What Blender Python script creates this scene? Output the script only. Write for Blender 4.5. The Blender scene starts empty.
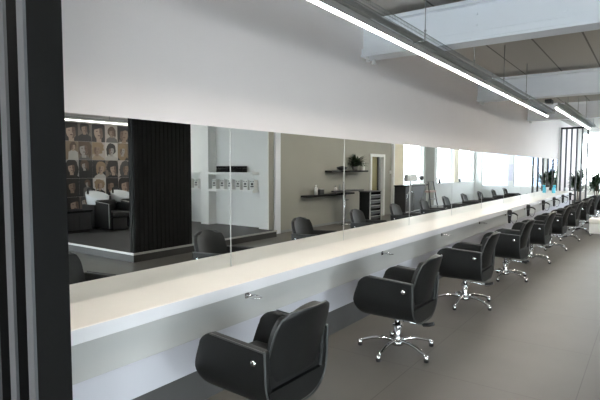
import bpy, bmesh, math, random
from mathutils import Vector, Matrix
random.seed(7)
C = bpy.context.scene.collection
PI = math.pi
LM = 2.81                      # camera to mirror wall
def Y(L): return L - LM        # distance left of the camera -> world y
def YV(L): return LM - L       # a point seen in the mirror -> its real y

# ------------------------------------------------------------------ materials
def lin(c):
    out = []
    for v in c[:3]:
        v /= 255.0
        out.append(v / 12.92 if v <= 0.04045 else ((v + 0.055) / 1.055) ** 2.4)
    return tuple(out) + (1.0,)

def mat(name, rgb, rough=0.5, metal=0.0, var=0.06, scale=6.0, bump=0.0, bscale=None, spec=0.5, stretch=None):
    m = bpy.data.materials.new(name); m.use_nodes = True
    nt = m.node_tree; b = nt.nodes['Principled BSDF']
    b.inputs['Roughness'].default_value = rough
    b.inputs['Metallic'].default_value = metal
    b.inputs['Specular IOR Level'].default_value = spec
    tc = nt.nodes.new('ShaderNodeTexCoord')
    src = tc.outputs['Object']
    if stretch:
        mp = nt.nodes.new('ShaderNodeMapping'); mp.inputs['Scale'].default_value = stretch
        nt.links.new(src, mp.inputs['Vector']); src = mp.outputs['Vector']
    n = nt.nodes.new('ShaderNodeTexNoise'); n.inputs['Scale'].default_value = scale
    n.inputs['Detail'].default_value = 4
    nt.links.new(src, n.inputs['Vector'])
    r = nt.nodes.new('ShaderNodeValToRGB')
    c = lin(rgb)
    r.color_ramp.elements[0].position = 0.3; r.color_ramp.elements[1].position = 0.7
    r.color_ramp.elements[0].color = tuple(min(1, x * (1 - var)) for x in c[:3]) + (1,)
    r.color_ramp.elements[1].color = tuple(min(1, x * (1 + var)) for x in c[:3]) + (1,)
    nt.links.new(n.outputs['Fac'], r.inputs['Fac'])
    nt.links.new(r.outputs['Color'], b.inputs['Base Color'])
    if bump:
        n2 = nt.nodes.new('ShaderNodeTexNoise'); n2.inputs['Scale'].default_value = bscale or scale * 10
        nt.links.new(src, n2.inputs['Vector'])
        bp = nt.nodes.new('ShaderNodeBump'); bp.inputs['Strength'].default_value = bump
        bp.inputs['Distance'].default_value = 0.01
        nt.links.new(n2.outputs['Fac'], bp.inputs['Height']); nt.links.new(bp.outputs['Normal'], b.inputs['Normal'])
    return m

def emit(name, rgb, strength):
    m = bpy.data.materials.new(name); m.use_nodes = True
    nt = m.node_tree; nt.nodes.clear()
    o = nt.nodes.new('ShaderNodeOutputMaterial'); e = nt.nodes.new('ShaderNodeEmission')
    e.inputs['Color'].default_value = lin(rgb); e.inputs['Strength'].default_value = strength
    nt.links.new(e.outputs[0], o.inputs['Surface'])
    return m

M = {}
M['wall_white'] = mat('warm_white_paint', (223, 216, 214), 0.75, var=0.015, scale=1.5, bump=0.05, bscale=60)
M['white'] = mat('white_paint', (232, 233, 231), 0.6, var=0.015, scale=2)
M['beam'] = mat('white_beam_paint', (236, 240, 246), 0.5, var=0.02, scale=2)
M['grey_wall'] = mat('grey_wall_paint', (153, 152, 143), 0.8, var=0.02, scale=1.5, bump=0.05, bscale=60)
M['cream'] = mat('cream_paint', (222, 212, 188), 0.7, var=0.02, scale=2)
M['olive'] = mat('olive_paint', (135, 128, 92), 0.7, var=0.04, scale=2)
M['black_lam'] = mat('black_laminate', (20, 20, 20), 0.55, var=0.1, scale=3, stretch=(1, 1, 0.2), spec=0.12)
M['edge'] = mat('daylit_face_grey', (76, 78, 81), 0.5, 0.0, var=0.04, scale=5)  # lighter grey imitating daylight on the near faces of the black fins
M['screen'] = mat('black_stained_slats', (17, 17, 16), 0.65, var=0.15, scale=5, stretch=(3, 3, 0.3), spec=0.15)
M['counter'] = mat('cream_worktop_laminate', (247, 240, 230), 0.35, var=0.02, scale=2.5)
M['counter_edge'] = mat('white_edge_laminate', (222, 223, 226), 0.45, var=0.015, scale=3)
M['apron'] = mat('light_grey_panel', (182, 183, 181), 0.55, var=0.015, scale=3)
M['base'] = mat('pale_cabinet_base', (206, 207, 214), 0.55, var=0.015, scale=3)
M['plinth'] = mat('dark_grey_plinth', (80, 80, 80), 0.5, var=0.06, scale=6)
M['leather'] = mat('black_leather', (22, 23, 23), 0.46, var=0.12, scale=14, bump=0.12, bscale=260, spec=0.32)
M['leather_seam'] = mat('black_piping_leather', (62, 64, 64), 0.4, var=0.08, scale=20, spec=0.5)
M['chrome'] = mat('polished_chrome', (225, 226, 228), 0.1, 1.0, var=0.02, scale=10)
M['steel'] = mat('galvanised_steel', (150, 154, 152), 0.4, 0.85, var=0.12, scale=30)
M['aluminium'] = mat('brushed_aluminium', (190, 190, 186), 0.35, 0.6, var=0.05, scale=20)
M['black'] = mat('black_plastic', (24, 24, 25), 0.45, var=0.08, scale=20)
M['dark'] = mat('dark_grey_laminate', (44, 44, 46), 0.5, var=0.1, scale=8)
M['grey'] = mat('grey_plastic', (140, 142, 142), 0.45, var=0.05, scale=8)
M['pink'] = mat('dusty_pink_plastic', (190, 160, 152), 0.5, var=0.05, scale=8)
M['platform'] = mat('dark_platform_floor', (46, 45, 43), 0.55, var=0.08, scale=4)
M['ceramic'] = mat('white_ceramic', (240, 243, 245), 0.12, var=0.01, scale=4, spec=0.6)
M['towel'] = mat('black_terry', (22, 23, 23), 0.95, var=0.2, scale=60, bump=0.5, bscale=200)
M['pack'] = mat('white_card', (225, 226, 222), 0.6, var=0.02, scale=10)
M['ink'] = mat('dark_print_ink', (70, 70, 68), 0.6, var=0.05, scale=10)
M['leaf'] = mat('dark_leaf', (40, 62, 36), 0.5, var=0.35, scale=12)
M['bark'] = mat('brown_stem', (84, 66, 48), 0.8, var=0.2, scale=20)
M['soil'] = mat('potting_soil', (48, 38, 30), 0.95, var=0.3, scale=60)
M['pot_white'] = mat('glazed_white_pot', (225, 225, 222), 0.3, var=0.02, scale=8)
M['pot_grey'] = mat('grey_clay_pot', (110, 108, 104), 0.7, var=0.08, scale=10)
M['cyan'] = mat('cyan_liquid_bottle', (92, 196, 222), 0.25, var=0.03, scale=8)
M['white_leather'] = mat('white_leather', (228, 226, 220), 0.45, var=0.02, scale=12)
M['lavender'] = mat('lavender_print', (214, 212, 226), 0.6, var=0.05, scale=3)
M['led'] = emit('led_diffuser', (255, 249, 240), 145.0)
M['led4'] = emit('soft_led_diffuser', (255, 252, 246), 6.0)
M['led_fill'] = emit('fill_led_diffuser', (255, 248, 236), 44.0)  # for the added strip that fills the grey wall side
M['led2'] = emit('cool_led_diffuser', (255, 252, 246), 80.0)
M['facade_pale'] = mat('pale_render', (226, 226, 224), 0.8, var=0.03, scale=1)
M['facade_blue'] = mat('blue_grey_siding', (120, 132, 150), 0.7, var=0.05, scale=1, stretch=(0.2, 0.2, 6))
M['window_dark'] = mat('dim_window_glass', (96, 98, 84), 0.15, var=0.1, scale=3)
M['roof'] = mat('grey_roof_felt', (110, 110, 112), 0.9, var=0.1, scale=4)
M['paving'] = mat('concrete_paving', (190, 188, 182), 0.9, var=0.08, scale=2, bump=0.1)

def mirror_mat():
    m = bpy.data.materials.new('silvered_mirror'); m.use_nodes = True
    b = m.node_tree.nodes['Principled BSDF']; nt = m.node_tree
    b.inputs['Metallic'].default_value = 1.0; b.inputs['Roughness'].default_value = 0.0
    n = nt.nodes.new('ShaderNodeTexNoise'); n.inputs['Scale'].default_value = 1.0
    r = nt.nodes.new('ShaderNodeValToRGB')
    r.color_ramp.elements[0].color = (0.93, 0.945, 0.935, 1); r.color_ramp.elements[1].color = (0.94, 0.955, 0.945, 1)
    nt.links.new(n.outputs['Fac'], r.inputs['Fac']); nt.links.new(r.outputs['Color'], b.inputs['Base Color'])
    return m
M['mirror'] = mirror_mat()

def glass_mat():
    m = bpy.data.materials.new('clear_window_glass'); m.use_nodes = True
    nt = m.node_tree; nt.nodes.clear()
    o = nt.nodes.new('ShaderNodeOutputMaterial'); mx = nt.nodes.new('ShaderNodeMixShader')
    t = nt.nodes.new('ShaderNodeBsdfTransparent'); t.inputs['Color'].default_value = (0.95, 0.97, 0.96, 1)
    g = nt.nodes.new('ShaderNodeBsdfGlossy'); g.inputs['Roughness'].default_value = 0.02
    mx.inputs[0].default_value = 0.05
    nt.links.new(t.outputs[0], mx.inputs[1]); nt.links.new(g.outputs[0], mx.inputs[2])
    nt.links.new(mx.outputs[0], o.inputs['Surface'])
    return m
M['glass'] = glass_mat()

def tile_mat():
    m = bpy.data.materials.new('grey_floor_tiles'); m.use_nodes = True
    nt = m.node_tree; b = nt.nodes['Principled BSDF']
    tc = nt.nodes.new('ShaderNodeTexCoord'); mp = nt.nodes.new('ShaderNodeMapping')
    mp.inputs['Location'].default_value = (-3.65 + 1.15 * 10, 2.44 + 1.15 * 20, 0)
    nt.links.new(tc.outputs['Object'], mp.inputs['Vector'])
    br = nt.nodes.new('ShaderNodeTexBrick'); br.offset = 0.0
    br.inputs['Scale'].default_value = 1.0; br.inputs['Brick Width'].default_value = 1.15
    br.inputs['Row Height'].default_value = 1.15; br.inputs['Mortar Size'].default_value = 0.004
    br.inputs['Mortar Smooth'].default_value = 0.3
    br.inputs['Color1'].default_value = lin((93, 89, 84)); br.inputs['Color2'].default_value = lin((96, 94, 88))
    br.inputs['Mortar'].default_value = lin((74, 70, 66))
    nt.links.new(mp.outputs['Vector'], br.inputs['Vector'])
    n = nt.nodes.new('ShaderNodeTexNoise'); n.inputs['Scale'].default_value = 2.2; n.inputs['Detail'].default_value = 6
    nt.links.new(tc.outputs['Object'], n.inputs['Vector'])
    mx = nt.nodes.new('ShaderNodeMix'); mx.data_type = 'RGBA'; mx.blend_type = 'MULTIPLY'; mx.inputs['Factor'].default_value = 1
    r = nt.nodes.new('ShaderNodeValToRGB'); r.color_ramp.elements[0].position = 0.3; r.color_ramp.elements[1].position = 0.75
    r.color_ramp.elements[0].color = (0.86, 0.86, 0.86, 1); r.color_ramp.elements[1].color = (1, 1, 1, 1)
    nt.links.new(n.outputs['Fac'], r.inputs['Fac'])
    nt.links.new(br.outputs['Color'], mx.inputs['A']); nt.links.new(r.outputs['Color'], mx.inputs['B'])
    nt.links.new(mx.outputs['Result'], b.inputs['Base Color'])
    b.inputs['Roughness'].default_value = 0.42; b.inputs['Specular IOR Level'].default_value = 0.4
    return m
M['floor'] = tile_mat()

def plank_mat():      # precast ceiling slabs with joints running along the room
    m = bpy.data.materials.new('precast_ceiling_slabs'); m.use_nodes = True
    nt = m.node_tree; b = nt.nodes['Principled BSDF']; b.inputs['Roughness'].default_value = 0.85
    tc = nt.nodes.new('ShaderNodeTexCoord')
    br = nt.nodes.new('ShaderNodeTexBrick'); br.offset = 0.0
    br.inputs['Scale'].default_value = 1.0; br.inputs['Brick Width'].default_value = 60
    br.inputs['Row Height'].default_value = 0.6; br.inputs['Mortar Size'].default_value = 0.012
    br.inputs['Color1'].default_value = lin((172, 169, 163)); br.inputs['Color2'].default_value = lin((178, 175, 169))
    br.inputs['Mortar'].default_value = lin((112, 110, 106))
    mp = nt.nodes.new('ShaderNodeMapping'); mp.inputs['Location'].default_value = (30.0, 30.2, 0)
    nt.links.new(tc.outputs['Object'], mp.inputs['Vector']); nt.links.new(mp.outputs['Vector'], br.inputs['Vector'])
    nt.links.new(br.outputs['Color'], b.inputs['Base Color'])
    return m
M['ceiling'] = plank_mat()

# ------------------------------------------------------------------ mesh helpers
class MB:
    def __init__(s): s.bm = bmesh.new(); s.mi = 0
    def _fin(s, faces):
        for f in faces: f.material_index = s.mi
    def box(s, a, b, bevel=0.0, rot=None, seg=2):
        a, b = Vector(a), Vector(b); c = (a + b) / 2; d = b - a
        t = bmesh.new(); bmesh.ops.create_cube(t, size=1.0)
        for v in t.verts: v.co = Vector((v.co.x * d.x, v.co.y * d.y, v.co.z * d.z))
        if bevel: bmesh.ops.bevel(t, geom=t.edges[:], offset=min(bevel, 0.49 * min(abs(x) for x in d)), segments=seg, profile=0.5, affect='EDGES')
        Mx = Matrix.Translation(c) @ (rot.to_4x4() if rot else Matrix.Identity(4))
        return s.merge(t, Mx)
    def merge(s, t, Mx=None):
        if Mx is not None: bmesh.ops.transform(t, matrix=Mx, verts=t.verts)
        vm = {v: s.bm.verts.new(v.co) for v in t.verts}
        for f in t.faces:
            try: nf = s.bm.faces.new([vm[v] for v in f.verts]); nf.material_index = s.mi; nf.smooth = f.smooth
            except ValueError: pass
        t.free(); return s
    def tube(s, pts, r, n=8, closed=False, radii=None):
        pts = [Vector(p) for p in pts]; N = len(pts); rings = []
        up = None
        for i, p in enumerate(pts):
            if closed: d = pts[(i + 1) % N] - pts[i - 1]
            else: d = pts[min(i + 1, N - 1)] - pts[max(i - 1, 0)]
            d.normalize()
            if up is None:
                up = Vector((0, 0, 1)) if abs(d.z) < 0.9 else Vector((1, 0, 0))
            x = up.cross(d)
            if x.length < 1e-6: x = Vector((1, 0, 0)).cross(d)
            x.normalize(); y = d.cross(x); up = y
            rr = radii[i] if radii else r
            rings.append([s.bm.verts.new(p + rr * (math.cos(2 * PI * k / n) * x + math.sin(2 * PI * k / n) * y)) for k in range(n)])
        for i in range(N if closed else N - 1):
            A, B = rings[i], rings[(i + 1) % N]
            for k in range(n):
                f = s.bm.faces.new((A[k], A[(k + 1) % n], B[(k + 1) % n], B[k])); f.material_index = s.mi; f.smooth = True
        if not closed:
            for R in (rings[0][::-1], rings[-1]):
                f = s.bm.faces.new(R); f.material_index = s.mi
        return s
    def lathe(s, prof, n=24, Mx=None):      # prof: (r, z) list
        t = bmesh.new(); rings = []
        for r, z in prof:
            if r < 1e-6: rings.append([t.verts.new((0, 0, z))])
            else: rings.append([t.verts.new((r * math.cos(2 * PI * k / n), r * math.sin(2 * PI * k / n), z)) for k in range(n)])
        for A, B in zip(rings, rings[1:]):
            for k in range(n):
                q = (k + 1) % n
                if len(A) == 1 and len(B) == 1: continue
                if len(A) == 1: f = t.faces.new((A[0], B[q], B[k]))
                elif len(B) == 1: f = t.faces.new((A[k], A[q], B[0]))
                else: f = t.faces.new((A[k], A[q], B[q], B[k]))
                f.smooth = True
        if len(rings[0]) > 1: t.faces.new(rings[0][::-1])
        if len(rings[-1]) > 1: t.faces.new(rings[-1])
        return s.merge(t, Mx)
    def prism(s, poly, h, Mx=None):         # 2D polygon extruded along +z by h
        t = bmesh.new()
        lo = [t.verts.new((x, y, 0)) for x, y in poly]; hi = [t.verts.new((x, y, h)) for x, y in poly]
        t.faces.new(lo[::-1]); t.faces.new(hi); n = len(poly)
        for k in range(n): t.faces.new((lo[k], lo[(k + 1) % n], hi[(k + 1) % n], hi[k]))
        return s.merge(t, Mx)
    def grid(s, P, smooth=True):
        V = [[s.bm.verts.new(p) for p in row] for row in P]
        for i in range(len(V) - 1):
            for j in range(len(V[0]) - 1):
                f = s.bm.faces.new((V[i][j], V[i + 1][j], V[i + 1][j + 1], V[i][j + 1])); f.smooth = smooth; f.material_index = s.mi
        return s
    def build(s, name, m, parent=None, smooth=None):
        bmesh.ops.recalc_face_normals(s.bm, faces=s.bm.faces[:])
        me = bpy.data.meshes.new(name); s.bm.to_mesh(me); s.bm.free()
        for x in (m if isinstance(m, (list, tuple)) else [m]): me.materials.append(x)
        if smooth is not None:
            for p in me.polygons: p.use_smooth = smooth
        o = bpy.data.objects.new(name, me); C.objects.link(o)
        if parent: o.parent = parent
        return o

def empty(name, loc=(0, 0, 0), rz=0):
    o = bpy.data.objects.new(name, None); C.objects.link(o)
    o.location = loc; o.rotation_euler = (0, 0, rz); o.empty_display_size = 0.1
    return o
def tag(o, label, cat, group=None):
    o['label'] = label; o['category'] = cat
    if group: o['group'] = group
    return o
def thing(name, label, cat, loc=(0, 0, 0), rz=0, group=None):
    return tag(empty(name, loc, rz), label, cat, group)
def struct(o): o['kind'] = 'structure'; return o
def copy_tree(o, parent=None):
    c = o.copy(); C.objects.link(c)
    if parent: c.parent = parent
    for ch in [x for x in bpy.data.objects if x.parent == o]: copy_tree(ch, c)
    return c
def sbox(name, a, b, m, bevel=0.0): return struct(MB().box(a, b, bevel).build(name, m))
def RX(a): return Matrix.Rotation(a, 3, 'X')
def RY(a): return Matrix.Rotation(a, 3, 'Y')
def RZ(a): return Matrix.Rotation(a, 3, 'Z')
def T(*p): return Matrix.Translation(Vector(p))

XA, XB = -5.0, 25.5          # near end wall, far window wall
YG = YV(7.4)                   # grey wall opposite the mirrors
YC = YV(12.0)                   # portrait wall at the back of the alcove
ZC = 3.36
# ------------------------------------------------------------------ shell
struct(MB().box((XA - .2, YC - .2, -0.1), (9.25, .2, 0)).box((9.25, YG - .2, -0.1), (XB + .2, .2, 0)).build('floor', M['floor']))
struct(MB().box((XA - .2, YC - .2, ZC), (9.25, .2, ZC + .2)).box((9.25, YG - .2, ZC), (XB + .2, .2, ZC + .2)).build('ceiling', M['ceiling']))
sbox('wall_mirror_side', (XA, 0, 0), (XB, .2, ZC), M['wall_white'])

sbox('wall_alcove_side', (9.05, YC, 0), (9.25, YV(7.69), ZC), M['white'])

def wall_holes_x(name, y0, y1, x0, x1, holes, m):      # wall along X with rectangular holes (xa,xb,za,zb)
    w = MB(); cur = x0
    for xa, xb, za, zb in holes:
        if xa > cur: w.box((cur, y0, 0), (xa, y1, ZC))
        if za > 0: w.box((xa, y0, 0), (xb, y1, za))
        if zb < ZC: w.box((xa, y0, zb), (xb, y1, ZC))
        cur = xb
    if cur < x1: w.box((cur, y0, 0), (x1, y1, ZC))
    return struct(w.build(name, m))
def wall_holes_y(name, x0, x1, y0, y1, holes, m):
    w = MB(); cur = y0
    for ya, yb, za, zb in holes:
        if ya > cur: w.box((x0, cur, 0), (x1, ya, ZC))
        if za > 0: w.box((x0, ya, 0), (x1, yb, za))
        if zb < ZC: w.box((x0, ya, zb), (x1, yb, ZC))
        cur = yb
    if cur < y1: w.box((x0, cur, 0), (x1, y1, ZC))
    return struct(w.build(name, m))

wall_holes_x('wall_grey_side', YG - .2, YG, 9.2, 15.8, [(14.12, 15.16, 0, 2.06)], M['grey_wall'])
SW = [(16.65, 18.65, .93, 3.1), (20.2, 22.25, .93, 3.1), (22.9, 25.3, .93, 3.1)]
wall_holes_x('wall_window_side', YG - .2, YG, 15.8, XB, SW, M['white'])
FW = [(-4.25, -2.95, .7, 3.25), (-2.75, -1.45, .7, 3.25), (-1.25, -.1, .7, 3.25)]
wall_holes_y('wall_far_end', XB, XB + .2, -4.63, .2, FW, M['white'])
NW = [(-8.8, -7.1, .15, 3.2), (-6.9, -5.2, .15, 3.2), (-5.0, -3.4, .3, 3.2)]
wall_holes_y('wall_near_end', XA - .2, XA, YC - .2, .2, NW, M['white'])

PW = [(-4.6, -2.8, .15, 2.9), (-.4, 2.9, .15, 2.8)]
wall_holes_x('wall_portrait_side', YC - .2, YC, XA - .2, 9.25, PW, M['wall_white'])
wn = 0
def window(a0, a1, z0, z1, axis, pos, mull=0):
    global wn; wn += 1
    w = struct(empty('window_%d' % wn, ((a0 + a1) / 2, pos, z0) if axis == 'x' else (pos, (a0 + a1) / 2, z0)))
    h = (a1 - a0) / 2; H = z1 - z0
    def bx(mb, u0, u1, t0, t1, za, zb):
        if axis == 'x': mb.box((u0, t0, za), (u1, t1, zb))
        else: mb.box((t0, u0, za), (t1, u1, zb))
    f = MB()
    bx(f, -h, h, -.03, .03, 0, .05); bx(f, -h, h, -.03, .03, H - .05, H)
    bx(f, -h, -h + .05, -.03, .03, .05, H - .05); bx(f, h - .05, h, -.03, .03, .05, H - .05)
    for k in range(mull):
        u = -h + 2 * h * (k + 1) / (mull + 1); bx(f, u - .025, u + .025, -.03, .03, .05, H - .05)
    f.build('window_frame', M['white'], w)
    p = MB(); bx(p, -h + .05, h - .05, -.004, .004, .05, H - .05); p.build('pane', M['glass'], w)
    return w
for a in SW: window(*a, 'x', YG - .12)
for a in FW: window(*a, 'y', XB + .1)
for a in NW: window(*a, 'y', XA - .1, 1)
for a in PW: window(*a, 'x', YC - .1, 1)
# sills
for k, (a, b, z, _) in enumerate(SW): pass
sbox('trim_1', (16.6, YG - .08, .93), (18.7, YG + .12, .96), M['white'], .005)
sbox('trim_2', (20.15, YG - .08, .93), (22.3, YG + .12, .96), M['white'], .005)
sbox('trim_3', (22.85, YG - .08, .93), (25.3, YG + .12, .96), M['white'], .005)
# piers between side windows
sbox('trim_4', (15.78, YG, 0), (16.62, YG + .06, ZC), M['cream'], .004)
sbox('trim_5', (15.70, YG, .0), (15.80, YG + .09, ZC), M['white'], .004)
sbox('trim_6', (22.27, YG, .96), (22.85, YG + .06, ZC), M['cream'], .004)
sbox('trim_7', (18.72, YG, 0), (19.7, YG + .06, ZC), M['grey_wall'], .004)
# white post at the end of the grey wall, the pillar before the shelves and the pilaster among them
sbox('trim_8', (9.2, YG - .02, 0), (9.4, YG + .05, ZC), M['beam'], .004)
sbox('trim_9', (9.0, YV(7.69), 0), (9.2, YG, ZC), [M['grey_wall']], .004)
sbox('trim_10', (8.98, YV(7.69), 0), (9.0, YG, ZC), M['white'])
sbox('trim_11', (8.78, YV(9.49), 0), (9.05, YV(9.2), ZC), M['white'], .004)
# skirtings
sbox('baseboard_grey_side', (9.4, YG, 0), (14.1, YG + .012, .06), M['grey'])
sbox('baseboard_window_side', (16.62, YG, 0), (18.72, YG + .012, .06), M['white'])

# door in the grey wall
d = struct(empty('door_1', (14.64, YG, 0)))
f = MB(); f.box((-.52, -.2, 0), (-.42, .03, 2.06)); f.box((.42, -.2, 0), (.52, .03, 2.06)); f.box((-.42, -.2, 1.97), (.42, .03, 2.06)); f.build('door_frame', M['white'], d)
MB().box((-.42, -.12, .005), (.12, -.07, 1.97)).build('leaf', M['olive'], d)
MB().box((.12, -.13, .005), (.2, -.03, 1.97)).build('leaf_edge', M['dark'], d)
MB().box((.2, -.12, .005), (.42, -.09, 1.97)).build('side_panel', M['grey'], d)
h = MB(); h.tube([(.05, -.07, .98), (.05, -.03, .98), (-.06, -.03, .98)], .01); h.build('door_handle', M['chrome'], d)

# platform of the wash area
p = struct(MB().box((5.0, YC, 0), (8.86, YV(7.05), .15)).build('platform', M['platform']))
e = MB(); e.box((4.985, YC, .125), (5.01, YV(7.035), .158)); e.box((5.01, YV(7.06), .125), (8.86, YV(7.035), .158)); MB().box((8.86, YC, 0), (9.05, YV(7.69), .15)).build('rear_step', M['platform'], p); e.build('edge_trim', M['aluminium'], p)

# ceiling beams: rolled steel I sections, painted white
for k, x in enumerate((5.24, 9.85, 14.5)):
    b = thing('ceiling_beam', ['white steel ceiling beam nearest the camera, crossing above the first light', 'white steel ceiling beam second from the camera, behind the lamp rods',
        'white steel ceiling beam third from the camera, above the second lamp'][k], 'beam', (x, YG / 2, 2.884), 0, 'steel beams under the ceiling')
    w = MB(); w.box((-.11, YG / 2, .03), (.11, -YG / 2, .10), .004); w.box((-.07, YG / 2, .10), (.07, -YG / 2, .37), .004); w.build('web', M['beam'], b)
    MB().box((-.13, YG / 2, 0), (.13, -YG / 2, .03), .004).build('bottom_flange', M['beam'], b)
    MB().box((-.15, YG / 2, .37), (.15, -YG / 2, .41), .004).build('top_flange', M['beam'], b)
    br = MB()
    for s in (-1, 1):
        br.tube([(s * .08 - .01, -YG / 2 - .07, -.045), (s * .08 - .01, -YG / 2 - .07, .0)], .02, 10)
        br.tube([(s * .08 - .01, -YG / 2 - .07, -.055), (s * .08 - .01, -YG / 2 - .07, -.04)], .032, 6)
    br.build('end_bolt', M['white'], b)
    bo = MB()
    for yy in (1.0, .2, -.6, -1.4):
        for zz in (.17, .28): bo.tube([(-.072, yy, zz), (-.085, yy, zz)], .014, 8)
    bo.build('bolt_heads', M['beam'], b)

# ------------------------------------------------------------------ slatted dividers
FD = .152
XD = 20.15      # far divider
def divider(x0, ztop, label, n=6, pitch=.16, wd=.05, L0=1.95):
    dv = thing('slatted_divider', label, 'divider', (x0, 0, 0), 0, 'slatted dividers at both counter ends')
    for k in range(n):
        y0 = Y(L0 + pitch * k)
        fn = MB().box((.012, y0, 0), (FD, y0 + wd, ztop)).build('fin', M['black_lam'], dv)
        MB().box((0, y0, 0), (.012, y0 + wd, ztop)).build('lit_face_strip', M['edge'], fn)  # near face of the fin, daylight put into its colour
    return dv
divider(.921, ZC, 'tall black slatted divider, near faces greyed as daylit, at the near counter end')
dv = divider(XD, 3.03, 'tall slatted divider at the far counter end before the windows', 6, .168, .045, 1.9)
MB().box((0, Y(1.88), 3.03), (FD, 0, 3.09)).build('top_rail', M['black_lam'], dv)
sbox('trim_12', (XD - .1, -.03, 0), (XD, 0, 3.09), M['white'])

# black slat screen standing on the platform edge
sc = thing('slat_screen', 'black vertical slat screen standing on the platform edge', 'screen', (5.06, YV(7.08), .15))
MB().box((0, -.14, 0), (1.26, -.02, 2.73)).build('backing', M['screen'], sc)
s = MB(); k = 0
while k * .09 < 1.25:
    s.box((k * .09 + .004, -.02, 0), (k * .09 + .086, -.004, 2.73)); k += 1
s.build('slats', M['screen'], sc)
s = MB()
for k in range(2): s.box((-.012, -.135 + k * .06, 0), (0, -.095 + k * .06, 2.73))
s.build('side_slats', M['screen'], sc)

# ------------------------------------------------------------------ mirrors
XN = .921 + FD + .003
xs = [XN, 2.93, 4.75, 6.58, 8.4, 10.22, 12.04, 13.86, 15.68, 17.5, 19.2, XD - .1]
ordn = ['nearest the camera, beside the black divider', 'second from the camera, showing the white shelves', 'third from the camera, showing the plant and pale door', 'fourth from the camera, showing the step ladder',
        'fifth from the near end of the row', 'sixth from the near end of the row', 'seventh from the near end of the row', 'eighth from the near end of the row', 'third from the far divider',
        'second from the far divider', 'beside the far slatted divider']
for k in range(11):
    a, b = xs[k], xs[k + 1] - .002
    m = MB().box((0, -.008, 0), (b - a, 0, 1.137)).build('wall_mirror', M['mirror'])
    m.location = (a, 0, .785)
    tag(m, 'frameless wall mirror above the counter, ' + ordn[k], 'mirror', 'mirror panels above the counter')
    if k < 10: MB().box((b - a - .009, -.0095, 0), (b - a, -.008, 1.137)).build('polished_edge', M['aluminium'], m)

# ------------------------------------------------------------------ counter
ct = thing('styling_counter', 'long cream topped white styling counter below the mirrors', 'counter', (XN, 0, 0))
CL = XD - .005 - XN
MB().box((0, Y(2.337), .779), (CL, -.001, .785), .0).build('worktop', M['counter'], ct)
MB().box((0, Y(2.335), .703), (CL, -.001, .779), .002).build('worktop_slab', M['counter_edge'], ct)
MB().box((0, Y(2.36), .49), (CL, Y(2.40), .703), .002).build('apron', M['apron'], ct)
MB().box((0, Y(2.42), .245), (CL, -.001, .703), .002).build('base_panel', M['base'], ct)
MB().box((0, Y(2.40), .49), (CL, Y(2.42), .51)).build('apron_underside', M['apron'], ct)
MB().box((0, Y(2.45), 0), (CL, -.001, .245)).build('plinth', M['plinth'], ct)

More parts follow.
